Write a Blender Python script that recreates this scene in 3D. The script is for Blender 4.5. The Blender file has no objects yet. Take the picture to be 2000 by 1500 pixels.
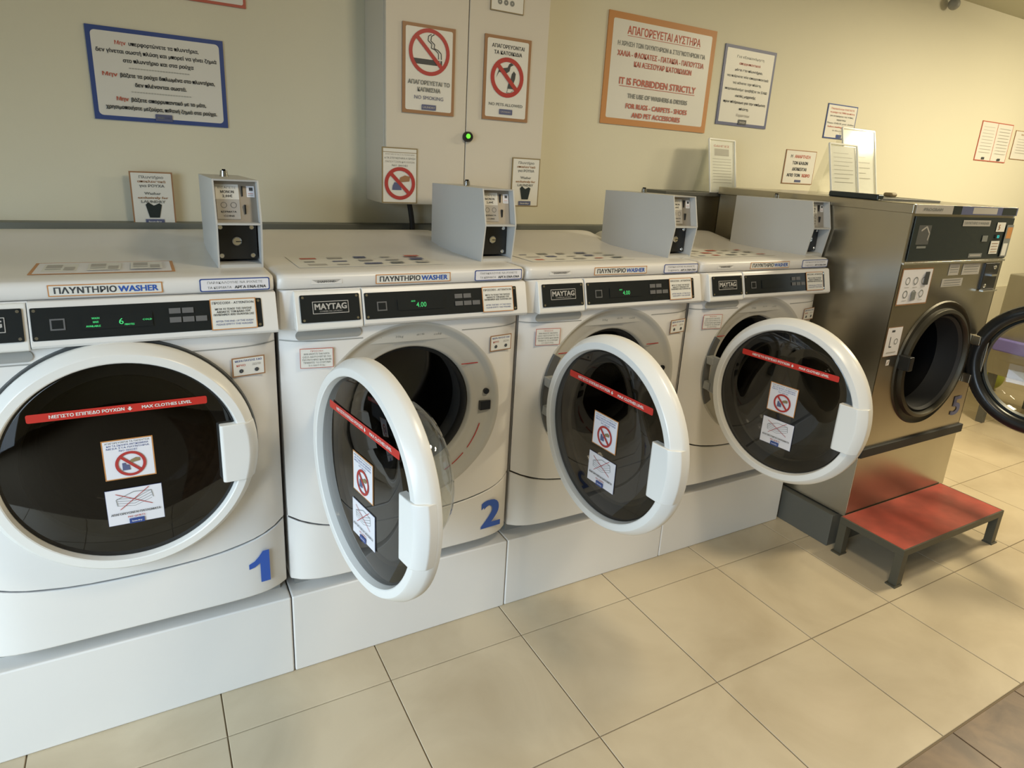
import bpy, bmesh, math, random
from math import sin, cos, pi, radians
from mathutils import Vector, Matrix
random.seed(7)
SC = bpy.context.scene
C = SC.collection

# ------------------------------------------------------------------ camera
cam = bpy.data.cameras.new('camera'); camo = bpy.data.objects.new('camera', cam); C.objects.link(camo)
YAW, PITCH, ROLL = 0.5356, 0.2915, 0.0626
fw = Vector((sin(YAW)*cos(PITCH), cos(YAW)*cos(PITCH), -sin(PITCH)))
rt = Vector((cos(YAW), -sin(YAW), 0)); up = rt.cross(fw)
r2 = cos(ROLL)*rt + sin(ROLL)*up; u2 = -sin(ROLL)*rt + cos(ROLL)*up
camo.matrix_world = Matrix(((r2.x, u2.x, -fw.x, -0.2654), (r2.y, u2.y, -fw.y, -1.6505), (r2.z, u2.z, -fw.z, 1.4706), (0, 0, 0, 1)))
cam.sensor_fit = 'HORIZONTAL'; cam.sensor_width = 36; cam.lens = 1277.45/2000*36
cam.shift_x = -26.8/2000; cam.shift_y = -54.87/2000
cam.clip_start = 0.05
SC.camera = camo

# ------------------------------------------------------------------ light
SC.view_settings.view_transform = 'Standard'; SC.view_settings.look = 'None'
SC.view_settings.exposure = 0.0; SC.view_settings.gamma = 1.0; SC.view_settings.use_curve_mapping = False
world = bpy.data.worlds.new('world'); SC.world = world; world.use_nodes = True
bg = world.node_tree.nodes['Background']; bg.inputs[0].default_value = (0.8, 0.9, 1.0, 1); bg.inputs[1].default_value = 0.25

def area(name, loc, target, sx, sy, power, col):
    l = bpy.data.lights.new(name, 'AREA'); l.shape = 'RECTANGLE'; l.size = sx; l.size_y = sy
    l.energy = power; l.color = col
    o = bpy.data.objects.new(name, l); C.objects.link(o); o.location = loc
    o.rotation_euler = (Vector(target)-Vector(loc)).to_track_quat('-Z', 'Y').to_euler()
    return o
dl = area('daylight_window', (-2.27, -1.75, 1.3), (-0.8, -1.1, -0.05), 1.9, 1.5, 58, (0.66, 0.82, 1.0)); dl.data.spread = radians(108)
area('daylight_fill', (-2.26, -1.75, 0.8), (0.6, -0.6, 0.4), 1.9, 1.4, 15, (0.66, 0.82, 1.0))  # uniform fill at the same opening, added to lift the left wall
WARM = (1.0, 0.87, 0.60)
for nm, xyz, tg, pw, col in (('ceiling_lamp_far', (5.0, -0.6, 2.46), (4.9, 0.1, 0.4), 34, WARM), ('ceiling_lamp_right', (3.7, -0.75, 2.46), (3.6, -0.75, 0), 58, WARM),
                             ('ceiling_lamp_middle', (2.0, -1.9, 2.46), (2.0, -1.8, 0), 6, WARM), ('ceiling_lamp_left', (0.9, -1.3, 2.46), (0.9, -0.7, 0), 18, (1.0, 0.84, 0.60))):
    area(nm, xyz, tg, 0.35, 0.35, pw, col)

# ------------------------------------------------------------------ materials
def mat(name, col, rough=0.5, metal=0.0, bump=0.0, bscale=200, var=0.0, vscale=6, coat=0.0, spec=None):
    m = bpy.data.materials.new(name); m.use_nodes = True
    nt = m.node_tree; b = nt.nodes['Principled BSDF']
    b.inputs['Base Color'].default_value = (*col, 1); b.inputs['Roughness'].default_value = rough
    b.inputs['Metallic'].default_value = metal
    if coat: b.inputs['Coat Weight'].default_value = coat; b.inputs['Coat Roughness'].default_value = 0.08
    if spec is not None: b.inputs['Specular IOR Level'].default_value = spec
    if var or bump:
        tc = nt.nodes.new('ShaderNodeTexCoord')
    if var:
        n = nt.nodes.new('ShaderNodeTexNoise'); n.inputs['Scale'].default_value = vscale; n.inputs['Detail'].default_value = 5
        nt.links.new(tc.outputs['Object'], n.inputs['Vector'])
        r = nt.nodes.new('ShaderNodeMapRange'); r.inputs['From Min'].default_value = .3; r.inputs['From Max'].default_value = .7
        r.inputs['To Min'].default_value = 1-var; r.inputs['To Max'].default_value = 1+var*.5
        nt.links.new(n.outputs['Fac'], r.inputs['Value'])
        mx = nt.nodes.new('ShaderNodeVectorMath'); mx.operation = 'SCALE'; mx.inputs[0].default_value = col
        nt.links.new(r.outputs['Result'], mx.inputs['Scale']); nt.links.new(mx.outputs['Vector'], b.inputs['Base Color'])
    if bump:
        n = nt.nodes.new('ShaderNodeTexNoise'); n.inputs['Scale'].default_value = bscale; n.inputs['Detail'].default_value = 3
        nt.links.new(tc.outputs['Object'], n.inputs['Vector'])
        bp = nt.nodes.new('ShaderNodeBump'); bp.inputs['Strength'].default_value = bump; bp.inputs['Distance'].default_value = 0.002
        nt.links.new(n.outputs['Fac'], bp.inputs['Height']); nt.links.new(bp.outputs['Normal'], b.inputs['Normal'])
    return m
def emit(name, col, st):
    m = mat(name, col); b = m.node_tree.nodes['Principled BSDF']
    b.inputs['Emission Color'].default_value = (*col, 1); b.inputs['Emission Strength'].default_value = st
    return m
def glass(name, tint, rough=0.03, base=0.06, gcol=(1, 1, 1)):
    m = bpy.data.materials.new(name); m.use_nodes = True; nt = m.node_tree; nt.nodes.clear()
    out = nt.nodes.new('ShaderNodeOutputMaterial'); mx = nt.nodes.new('ShaderNodeMixShader')
    t = nt.nodes.new('ShaderNodeBsdfTransparent'); t.inputs[0].default_value = (*tint, 1)
    g = nt.nodes.new('ShaderNodeBsdfGlossy'); g.inputs['Roughness'].default_value = rough; g.inputs[0].default_value = (*gcol, 1)
    lw = nt.nodes.new('ShaderNodeLayerWeight'); lw.inputs[0].default_value = .5
    pw = nt.nodes.new('ShaderNodeMath'); pw.operation = 'POWER'; pw.inputs[1].default_value = 5; nt.links.new(lw.outputs['Facing'], pw.inputs[0])
    f = nt.nodes.new('ShaderNodeMath'); f.operation = 'MULTIPLY_ADD'; f.inputs[1].default_value = 1-base; f.inputs[2].default_value = base; nt.links.new(pw.outputs[0], f.inputs[0])
    nt.links.new(f.outputs[0], mx.inputs[0]); nt.links.new(t.outputs[0], mx.inputs[1]); nt.links.new(g.outputs[0], mx.inputs[2])
    nt.links.new(mx.outputs[0], out.inputs[0])
    return m
M = {}
M['enamel'] = mat('white enamel', (0.74, 0.72, 0.685), 0.32, var=0.02, vscale=3)
M['enamel_pale'] = mat('white plastic', (0.77, 0.76, 0.72), 0.28)
M['bezel'] = mat('grey white plastic', (0.50, 0.485, 0.44), 0.4)
M['coinbox'] = mat('painted steel', (0.52, 0.52, 0.50), 0.45, bump=.05)
M['grey'] = mat('grey plastic', (0.30, 0.30, 0.28), 0.5)
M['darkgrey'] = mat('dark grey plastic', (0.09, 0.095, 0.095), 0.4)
M['black'] = mat('black plastic', (0.012, 0.013, 0.014), 0.3)
M['panel'] = mat('black control panel', (0.014, 0.017, 0.018), 0.22)
M['rubber'] = mat('black rubber', (0.02, 0.02, 0.02), 0.6)
M['drum'] = mat('drum steel', (0.16, 0.16, 0.16), 0.35, 1.0)
M['chrome'] = mat('chrome', (0.75, 0.75, 0.73), 0.18, 1.0)
M['steel'] = mat('brushed stainless steel', (0.52, 0.49, 0.41), 0.30, 1.0, var=0.10, vscale=2.5)
M['steel_dull'] = mat('dull stainless steel', (0.40, 0.38, 0.32), 0.42, 1.0, var=0.12, vscale=3)
M['steel_dark'] = mat('dark steel', (0.075, 0.07, 0.055), 0.45, 0.8)
M['paper'] = mat('white paper', (0.86, 0.86, 0.82), 0.6)
M['edge'] = mat('acrylic edge highlight', (0.82, 0.82, 0.76), 0.15)  # clear rim made pale: its bright highlights are put into the colour
M['coinplate'] = mat('coin plate steel', (0.42, 0.38, 0.33), 0.4, 0.7)
M['wall'] = mat('cream wall paint', (0.69, 0.66, 0.52), 0.62, bump=.12, bscale=120, var=0.02, vscale=1.5)
M['dado'] = mat('beige wall tile', (0.52, 0.48, 0.36), 0.5)
M['ceiling'] = mat('ceiling paint', (0.55, 0.54, 0.42), 0.7)
M['cabinet'] = mat('cabinet paint', (0.62, 0.58, 0.50), 0.5, bump=.04)
M['cabinet_side'] = M['cabinet']
M['grout'] = mat('grout', (0.20, 0.15, 0.09), 0.8)
M['ledge'] = mat('grey green rail', (0.15, 0.16, 0.14), 0.5)
M['plinth'] = mat('dark grey painted steel', (0.10, 0.10, 0.085), 0.4)
M['frame_dark'] = mat('dark angle iron', (0.07, 0.065, 0.045), 0.45)
M['red'] = mat('red board', (0.36, 0.06, 0.04), 0.42, var=0.35, vscale=9, bump=.25, bscale=60)
M['glass_dark'] = glass('smoked door glass', (0.075, 0.075, 0.075), base=.05)
M['glass_bowl'] = glass('clear bowl glass', (0.80, 0.80, 0.76))
M['glass_clear'] = glass('clear glass', (0.86, 0.86, 0.80), base=.03)
M['acrylic'] = glass('clear acrylic', (0.96, 0.965, 0.95), 0.12)
M['w'] = mat('sign white', (0.72, 0.71, 0.66), 0.4)
M['w2'] = mat('sticker white', (0.76, 0.75, 0.78), 0.35)
M['blue'] = mat('print blue', (0.035, 0.07, 0.25), 0.45)
M['num'] = mat('number blue', (0.03, 0.10, 0.42), 0.45)
M['slate'] = mat('print slate blue', (0.10, 0.115, 0.22), 0.45)
M['orange'] = mat('print orange', (0.53, 0.24, 0.075), 0.5)
M['brown'] = mat('print brown', (0.32, 0.17, 0.08), 0.5)
M['olive'] = mat('print olive brown', (0.26, 0.20, 0.10), 0.5)
M['redp'] = mat('print red', (0.42, 0.04, 0.035), 0.45)
M['redband'] = mat('red band', (0.52, 0.03, 0.02), 0.4)
M['redtxt'] = mat('print faded red', (0.48, 0.11, 0.07), 0.5)
M['ink'] = mat('print ink', (0.05, 0.055, 0.06), 0.5)
M['inkgrey'] = mat('print grey ink', (0.20, 0.21, 0.20), 0.5)
M['faint'] = mat('print faint', (0.42, 0.40, 0.37), 0.5)
M['btn'] = mat('grey button', (0.13, 0.13, 0.13), 0.4)
M['led'] = emit('green display', (0.05, 0.55, 0.16), 0.55)
M['cyan'] = emit('cyan display', (0.03, 0.5, 0.5), 0.8)
M['lamp_green'] = emit('green lamp', (0.15, 0.75, 0.05), 0.8)
M['panel5'] = mat('dark steel panel', (0.030, 0.042, 0.045), 0.25, 0.3)
M['purple'] = mat('blue cloth', (0.16, 0.14, 0.42), 0.7)
M['green'] = mat('yellow green plastic', (0.35, 0.38, 0.05), 0.5)
M['brassy'] = mat('brass', (0.45, 0.36, 0.18), 0.35, 1.0)

def tile_mat(name, base, vein, rough, sc, seed_w):
    m = bpy.data.materials.new(name); m.use_nodes = True; nt = m.node_tree; b = nt.nodes['Principled BSDF']
    geo = nt.nodes.new('ShaderNodeNewGeometry'); n = nt.nodes.new('ShaderNodeTexNoise')
    n.inputs['Scale'].default_value = sc; n.inputs['Detail'].default_value = 6; n.inputs['Roughness'].default_value = .55
    n.inputs['Distortion'].default_value = .6
    nt.links.new(geo.outputs['Position'], n.inputs['Vector'])
    cr = nt.nodes.new('ShaderNodeValToRGB'); e = cr.color_ramp.elements
    e[0].position = .32; e[0].color = (*vein, 1); e[1].position = .62; e[1].color = (*base, 1)
    nt.links.new(n.outputs['Fac'], cr.inputs[0])
    oi = nt.nodes.new('ShaderNodeObjectInfo'); mr = nt.nodes.new('ShaderNodeMapRange')
    mr.inputs['To Min'].default_value = .95; mr.inputs['To Max'].default_value = 1.04
    nt.links.new(oi.outputs['Random'], mr.inputs['Value'])
    sm = nt.nodes.new('ShaderNodeVectorMath'); sm.operation = 'SCALE'
    nt.links.new(cr.outputs[0], sm.inputs[0]); nt.links.new(mr.outputs[0], sm.inputs['Scale'])
    nt.links.new(sm.outputs[0], b.inputs['Base Color'])
    n2 = nt.nodes.new('ShaderNodeTexNoise'); n2.inputs['Scale'].default_value = 3
    nt.links.new(geo.outputs['Position'], n2.inputs['Vector'])
    r2_ = nt.nodes.new('ShaderNodeMapRange'); r2_.inputs['To Min'].default_value = rough-.08; r2_.inputs['To Max'].default_value = rough+.12
    nt.links.new(n2.outputs['Fac'], r2_.inputs['Value']); nt.links.new(r2_.outputs[0], b.inputs['Roughness'])
    return m
M['tile'] = tile_mat('beige stone tile', (0.57, 0.48, 0.335), (0.46, 0.375, 0.25), 0.33, 2.6, 0)
M['tile_brown'] = tile_mat('brown rustic tile', (0.20, 0.125, 0.07), (0.10, 0.06, 0.035), 0.4, 9, 0)

# ------------------------------------------------------------------ helpers
def link(name, me, parent=None, loc=None):
    o = bpy.data.objects.new(name, me); C.objects.link(o)
    if parent: o.parent = parent
    if loc is not None: o.location = loc
    return o
def tag(o, label=None, cat=None, group=None, kind=None):
    if label: o['label'] = label
    if cat: o['category'] = cat
    if group: o['group'] = group
    if kind: o['kind'] = kind
    return o
def empty(name, loc, label, cat, group=None, rz=0):
    o = bpy.data.objects.new(name, None); C.objects.link(o); o.location = loc; o.rotation_euler = (0, 0, rz)
    o.empty_display_size = .05
    return tag(o, label, cat, group)
def finish(name, bm, m, parent=None, loc=None, off=None, smooth=False, bev=0, seg=2, ang=35):
    me = bpy.data.meshes.new(name)
    if off is not None: bmesh.ops.translate(bm, verts=bm.verts, vec=off)
    bmesh.ops.recalc_face_normals(bm, faces=bm.faces)
    bm.to_mesh(me); bm.free()
    for k in (m if isinstance(m, (list, tuple)) else [m]): me.materials.append(M[k] if isinstance(k, str) else k)
    o = link(name, me, parent, loc)
    if smooth:
        me.shade_smooth(); me.set_sharp_from_angle(angle=radians(ang))
    if bev:
        md = o.modifiers.new('bevel', 'BEVEL'); md.width = bev; md.segments = seg; md.limit_method = 'ANGLE'; md.angle_limit = radians(30)
        md.harden_normals = True
        me.shade_smooth(); me.set_sharp_from_angle(angle=radians(40))
    return o
def box(bm, x0, x1, y0, y1, z0, z1, mi=0):
    vs = [bm.verts.new(p) for p in ((x0,y0,z0),(x1,y0,z0),(x1,y1,z0),(x0,y1,z0),(x0,y0,z1),(x1,y0,z1),(x1,y1,z1),(x0,y1,z1))]
    for f in ((0,3,2,1),(4,5,6,7),(0,1,5,4),(1,2,6,5),(2,3,7,6),(3,0,4,7)):
        bm.faces.new([vs[i] for i in f]).material_index = mi
    return vs
def B(*boxes):
    bm = bmesh.new()
    for b in boxes: box(bm, *b)
    return bm
def prism(bm, prof, x0, x1, mi=0):
    """profile of (y, z) run along x"""
    a = [bm.verts.new((x0, y, z)) for y, z in prof]; b = [bm.verts.new((x1, y, z)) for y, z in prof]
    n = len(prof)
    bm.faces.new(a).material_index = mi; bm.faces.new(b[::-1]).material_index = mi
    for i in range(n): bm.faces.new((a[i], b[i], b[(i+1) % n], a[(i+1) % n])).material_index = mi
def revolve(bm, prof, cx, cz, n=96, a0=0, a1=2*pi, mi=0, close=False):
    """profile of (radius, y) turned about the y axis through (cx, cz)"""
    full = abs(a1-a0-2*pi) < 1e-6; rings = []
    cnt = n if full else n+1
    for i in range(cnt):
        a = a0+(a1-a0)*i/n
        rings.append([bm.verts.new((cx+r*cos(a), y, cz+r*sin(a))) for r, y in prof])
    k = len(prof)
    for i in range(n):
        A = rings[i]; Bq = rings[(i+1) % cnt]
        for j in range(k-1 + (1 if close else 0)):
            q = (A[j], A[(j+1) % k], Bq[(j+1) % k], Bq[j])
            try: bm.faces.new(q).material_index = mi
            except ValueError: pass
    if close and not full:
        bm.faces.new(rings[0]).material_index = mi; bm.faces.new(rings[-1][::-1]).material_index = mi
    bmesh.ops.remove_doubles(bm, verts=bm.verts, dist=1e-6)
def screw(bm, x, y, z, r=.004, h=.002, mi=0):
    revolve(bm, [(0, y-h), (r*.8, y-h), (r, y-h*.5), (r, y)], x, z, 10, mi=mi)

# text: outlines turned to meshes once per string
_tc = {}
def text_mesh(s, bold, res):
    k = (s, bold, res)
    if k not in _tc:
        c = bpy.data.curves.new('lettering', 'FONT'); c.body = s; c.resolution_u = res; c.offset = 0.0
        o = bpy.data.objects.new('lettering', c); C.objects.link(o)
        dg = bpy.context.evaluated_depsgraph_get(); me = bpy.data.meshes.new_from_object(o.evaluated_get(dg))
        vs = [tuple(v.co) for v in me.vertices]; fs = [tuple(p.vertices) for p in me.polygons]
        bpy.data.objects.remove(o); bpy.data.curves.remove(c); bpy.data.meshes.remove(me)
        xs = [v[0] for v in vs] or [0]
        _tc[k] = (vs, fs, min(xs), max(xs))
    return _tc[k]

class Sheet:
    """a printed sheet: slab with flat print on it. local x right, y up, z out of the face"""
    def __init__(s, w, h, base='w', t=.0008, r=0, border=None, bw=0, ir=None):
        s.v = []; s.f = []; s.fm = []; s.m = []; s.w = w; s.h = h; s.z = t; s.t = t
        s.slab(w, h, t, border or base, r)
        if border: s.rect(-w/2+bw, -h/2+bw, w/2-bw, h/2-bw, base, bw*.6 if ir is None else ir)
    def mi(s, m):
        if m not in s.m: s.m.append(m)
        return s.m.index(m)
    def face(s, pts, m, z=None):
        z = s.z if z is None else z; i = len(s.v)
        s.v += [(x, y, z) for x, y in pts]; s.f.append(tuple(range(i, i+len(pts)))); s.fm.append(s.mi(m))
    def rpts(s, x0, y0, x1, y1, r, n=5):
        if r <= 0: return [(x0, y0), (x1, y0), (x1, y1), (x0, y1)]
        o = []
        for cx, cy, a in ((x1-r, y0+r, -pi/2), (x1-r, y1-r, 0), (x0+r, y1-r, pi/2), (x0+r, y0+r, pi)):
            o += [(cx+r*cos(a+k/n*pi/2), cy+r*sin(a+k/n*pi/2)) for k in range(n+1)]
        return o
    def slab(s, w, h, t, m, r):
        p = s.rpts(-w/2, -h/2, w/2, h/2, r); n = len(p); i = len(s.v); k = s.mi(m)
        s.v += [(x, y, 0) for x, y in p] + [(x, y, t) for x, y in p]
        s.f.append(tuple(range(i+n-1, i-1, -1))); s.fm.append(k); s.f.append(tuple(range(i+n, i+2*n))); s.fm.append(k)
        for j in range(n): s.f.append((i+j, i+(j+1) % n, i+n+(j+1) % n, i+n+j)); s.fm.append(k)
    def up(s): s.z += .00025; return s
    def rect(s, x0, y0, x1, y1, m, r=0):
        s.up(); s.face(s.rpts(x0, y0, x1, y1, r), m); return s
    def poly(s, pts, m): s.up(); s.face(pts, m); return s
    def line(s, pts, wd, m):
        s.up()
        for (x0, y0), (x1, y1) in zip(pts, pts[1:]):
            dx, dy = x1-x0, y1-y0; L = math.hypot(dx, dy) or 1; nx, ny = -dy/L*wd/2, dx/L*wd/2
            s.face([(x0-nx, y0-ny), (x1-nx, y1-ny), (x1+nx, y1+ny), (x0+nx, y0+ny)], m)
        return s
    def outline(s, x0, y0, x1, y1, wd, m):
        return s.line([(x0, y0), (x1, y0), (x1, y1), (x0, y1), (x0, y0)], wd, m)
    def ring(s, cx, cy, ro, ri, m, n=40):
        s.up()
        for k in range(n):
            a, b = 2*pi*k/n, 2*pi*(k+1)/n
            s.face([(cx+ri*cos(a), cy+ri*sin(a)), (cx+ro*cos(a), cy+ro*sin(a)), (cx+ro*cos(b), cy+ro*sin(b)), (cx+ri*cos(b), cy+ri*sin(b))], m)
        return s
    def no(s, cx, cy, r, m='redp', wd=.2):
        s.ring(cx, cy, r, r*(1-wd), m); k = r*.88*.7071
        return s.line([(cx-k, cy+k), (cx+k, cy-k)], r*wd, m)
    def text(s, t, cx, cy, cap, m, w=None, bold=True, align='c', res=2):
        vs, fs, a, b = text_mesh(t, bold, res); s.up(); i = len(s.v); k = s.mi(m)
        sy = cap/.7; sx = (w/(b-a)) if w else sy
        ox = cx-(a+b)/2*sx if align == 'c' else cx-a*sx
        reps = ((-.034, -.02), (.034, .02), (-.034, .02), (.034, -.02)) if bold and cap > .0065 else (((-.03, 0), (.03, 0)) if bold else ((0, 0),))
        for q_, (ex, ey) in enumerate(reps):
            i = len(s.v); zz = s.z+q_*.00002
            s.v += [(ox+x*sx+ex*min(sx, sy), cy-cap/2+(y+ey)*sy, zz) for x, y, _ in vs]
            s.f += [tuple(i+q for q in f) for f in fs]; s.fm += [k]*len(fs)
        return s
    def build(s, name, parent=None, loc=(0, 0, 0), tilt=0, rz=0, mat4=None):
        me = bpy.data.meshes.new(name); me.from_pydata(s.v, [], s.f)
        for k in s.m: me.materials.append(M[k])
        me.polygons.foreach_set('material_index', s.fm); me.update()
        o = link(name, me, parent)
        if mat4 is not None: o.matrix_local = mat4
        else: o.matrix_local = Matrix.Translation(loc) @ Matrix.Rotation(rz, 4, 'Z') @ Matrix.Rotation(pi/2-tilt, 4, 'X')
        return o

# ------------------------------------------------------------------ the room
def struct(name, bm, m, parent=None, **k):
    o = finish(name, bm, m, parent, **k)
    if parent is None: o['kind'] = 'structure'
    return o
WY = 0.83; CZ = 2.52; XL, XR, YF = -2.3, 7.2, -4.2
struct('wall_back', B((XL, XR, WY, WY+.15, 0, CZ)), 'wall')
struct('wall_right', B((XR, XR+.15, YF, WY, 0, CZ)), 'wall')
struct('wall_front', B((XL, XR, YF-.15, YF, 0, CZ)), 'wall')
struct('wall_left', B((XL-.15, XL, YF, WY, 2.2, CZ), (XL-.15, XL, -.7, WY, 0, 2.2), (XL-.15, XL, YF, -2.8, 0, 2.2)), 'wall')
struct('ceiling', B((XL-.15, XR+.15, YF-.15, WY+.15, CZ, CZ+.1)), 'ceiling')
struct('baseboard_back', B((2.9, XR, WY-.012, WY, 0, .76)), 'dado')
wf = struct('window_1', B((XL-.10, XL-.06, -2.8, -2.74, 0, 2.2), (XL-.10, XL-.06, -.76, -.7, 0, 2.2), (XL-.10, XL-.06, -2.74, -.76, .0, .08), (XL-.10, XL-.06, -2.74, -.76, 2.12, 2.2), (XL-.10, XL-.06, -1.78, -1.72, .08, 2.12)), 'steel_dull')
for ya, yb in ((-2.74, -1.78), (-1.72, -.76)): finish('pane', B((XL-.085, XL-.08, ya, yb, .08, 2.12)), 'glass_clear', wf)
fl = struct('floor', B((XL, XR, YF, WY, -.08, -.0035)), 'grout')
TX, TY, X0T, Y0T = .435, .4327, -.1983, -.1538
G = .0016
def tile_mesh(w, h, m):
    bm = B((G, w-G, G, h-G, -.02, 0)); me = bpy.data.meshes.new('tile')
    bmesh.ops.bevel(bm, geom=[e for e in bm.edges if e.verts[0].co.z == 0 and e.verts[1].co.z == 0], offset=.0012, segments=1, affect='EDGES')
    bm.to_mesh(me); bm.free(); me.materials.append(M[m]); return me
tm = tile_mesh(TX, TY, 'tile')
y = Y0T-2*TY
for j in range(-2, 3):
    for i in range(-4, 17):
        link('tile', tm, fl, (X0T+i*TX, Y0T+j*TY, 0))
bt = tile_mesh(.345, .345, 'tile_brown')
for j in range(0, 5):
    for i in range(-2, 14):
        link('brown_tile', bt, fl, (.545+i*.345+(.0 if j % 2 == 0 else .0), -1.021-.345*(j+1), -.001))

# ------------------------------------------------------------------ washers
W0 = .253                      # top of the pedestals
CX, CZc = .345, .765           # drum opening, in washer coordinates
def ybow(x): return -.022+.045*abs((x-.3425)/.3425)**8
def seam(x): return .448+.054*abs((x-.3425)/.3425)**2.6
OFF = Vector((0, 0, -W0))

def grid_skin(bm, x0, x1, zlo, zhi, nx=28, nz=4, yo=0):
    rows = []
    for j in range(nz+1):
        row = []
        for i in range(nx+1):
            x = x0+(x1-x0)*i/nx; a, b = zlo(x), zhi(x)
            row.append(bm.verts.new((x, ybow(x)+yo, a+(b-a)*j/nz)))
        rows.append(row)
    for j in range(nz):
        for i in range(nx): bm.faces.new((rows[j][i], rows[j][i+1], rows[j+1][i+1], rows[j+1][i]))
    return rows
def skin_block(x0, x1, zlo, zhi, nx=28, nz=3, back=.03):
    bm = bmesh.new(); r = grid_skin(bm, x0, x1, zlo, zhi, nx, nz)
    bot, top = r[0], r[-1]
    for row, inv in ((bot, 1), (top, 0)):
        bk = [bm.verts.new((v.co.x, back, v.co.z)) for v in row]
        for i in range(nx):
            bm.faces.new((row[i], row[i+1], bk[i+1], bk[i]))
    for i in (0, -1):
        col = [rr[i] for rr in r]; bk = [bm.verts.new((v.co.x, back, v.co.z)) for v in col]
        for k in range(nz): bm.faces.new((col[k], col[k+1], bk[k+1], bk[k]))
    bmesh.ops.remove_doubles(bm, verts=bm.verts, dist=1e-5)
    return bm

def meshes_for_washer():
    D = {}
    def keep(key, o):
        D[key] = o.data; D[key+'_mods'] = [(m.width, m.segments) for m in o.modifiers]
        mods = [m for m in o.modifiers]
        if mods:
            dg = bpy.context.evaluated_depsgraph_get(); D[key] = bpy.data.meshes.new_from_object(o.evaluated_get(dg))
        bpy.data.objects.remove(o)
    # cabinet: sides, back and the front skin around the round bezel
    bm = bmesh.new()
    for q in ((.003, .006, .028, .62, .305, 1.13), (.680, .683, .028, .62, .305, 1.13), (.006, .680, .617, .62, .305, 1.13), (.006, .680, .028, .617, .305, .308), (.006, .680, .028, .617, 1.127, 1.13)): box(bm, *q)
    N = 96; rings = []
    def outer(a):
        dx, dz = cos(a), sin(a); t = 9
        if dx > 1e-6: t = min(t, (.683-CX)/dx)
        if dx < -1e-6: t = min(t, (.003-CX)/dx)
        if dz > 1e-6: t = min(t, (1.032-CZc)/dz)
        if dz < -1e-6:
            tt = .1
            while tt < .6 and CZc+dz*tt > seam(CX+dx*tt)+.003: tt += .001
            t = min(t, tt)
        return t
    R0 = .268
    corners = [math.atan2(1.032-CZc, .683-CX), pi-math.atan2(1.032-CZc, CX-.003)]
    angs = sorted([2*pi*k/N for k in range(N)]+corners)
    for a in angs:
        t = max(outer(a), R0+.0005) if sin(a) < .5 else outer(a)
        r0 = min(R0, t-.0005)
        rings.append([bm.verts.new((CX+(r0+(t-r0)*q)*cos(a), ybow(CX+(r0+(t-r0)*q)*cos(a)), CZc+(r0+(t-r0)*q)*sin(a))) for q in (0, .25, .5, .75, 1)])
    n = len(rings)
    for i in range(n):
        for j in range(4): bm.faces.new((rings[i][j], rings[i][j+1], rings[(i+1) % n][j+1], rings[(i+1) % n][j]))
    # side closures between skin and box
    for xs in (.003, .683):
        q = [bm.verts.new((xs, yy, zz)) for yy, zz in ((.0235, .50), (.0235, 1.032), (.03, 1.032), (.03, .50))]; bm.faces.new(q)
    keep('cabinet', finish('t', bm, 'enamel', off=OFF, smooth=True))
    keep('lower', finish('t', skin_block(.003, .683, lambda x: .302, lambda x: seam(x)-.003), 'enamel', off=OFF, bev=.004))
    # bezel dish + gasket + drum
    bm = bmesh.new()
    revolve(bm, [(.272, -.020), (.266, -.0225), (.258, -.018), (.252, -.008), (.240, -.004), (.212, .0), (.204, .006), (.196, .004), (.190, .010), (.187, .030)], CX, CZc)
    keep('bezel', finish('t', bm, 'bezel', off=OFF, smooth=True, ang=60))
    bm = bmesh.new(); revolve(bm, [(.188, .026), (.182, .020), (.176, .030), (.176, .05), (.19, .07), (.178, .085), (.178, .11)], CX, CZc)
    keep('gasket', finish('t', bm, 'rubber', off=OFF, smooth=True, ang=60))
    bm = bmesh.new(); revolve(bm, [(.185, .11), (.25, .13), (.25, .46), (.23, .48), (.0, .49)], CX, CZc)
    for k in range(3):
        a = radians(55+120*k); ca, sa = cos(a), sin(a)
        pts = []
        for (rr, tt) in ((.252, -.035), (.19, -.010), (.185, 0), (.19, .010), (.252, .035)): pts.append((CX+rr*ca-tt*sa, CZc+rr*sa+tt*ca))
        A = [bm.verts.new((px, .14, pz)) for px, pz in pts]; Bv = [bm.verts.new((px, .44, pz)) for px, pz in pts]
        for i in range(4): bm.faces.new((A[i], A[i+1], Bv[i+1], Bv[i]))
        bm.faces.new(A)
    keep('drum', finish('t', bm, 'drum', off=OFF, smooth=True, ang=50))
    # hinge cavity (dark crescent on the bezel) and hinge knuckles
    bm = bmesh.new(); revolve(bm, [(.236, -.008), (.238, -.0245), (.268, -.0265), (.271, -.019)], CX, CZc, 24, radians(150), radians(208), close=True)
    keep('hinge_plate', finish('t', bm, 'darkgrey', off=OFF, smooth=True, bev=.002))
    bm = bmesh.new()
    for zz in (.705, .80): box(bm, .082, .112, -.055, -.012, zz, zz+.03)
    box(bm, .086, .098, -.078, -.045, .70, .835)
    keep('hinge', finish('t', bm, 'grey', off=OFF, bev=.003))
    bm = bmesh.new(); revolve(bm, [(.255, -.020), (.2775, -.0255), (.2805, -.021)], .3452, CZc); keep('door_gap_shadow', finish('t', bm, 'darkgrey', off=OFF, smooth=True))  # added dark ring painting the shadow gap around the shut door
    # latch plate
    bm = B((.560, .594, -.012, .002, .742, .770)); keep('latch', finish('t', bm, 'black', off=OFF)); bm = bmesh.new(); revolve(bm, [(0, -.010), (.009, -.010), (.009, .0)], .580, .800, 12)
    keep('latch_pin', finish('t', bm, 'black', off=OFF))
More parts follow.
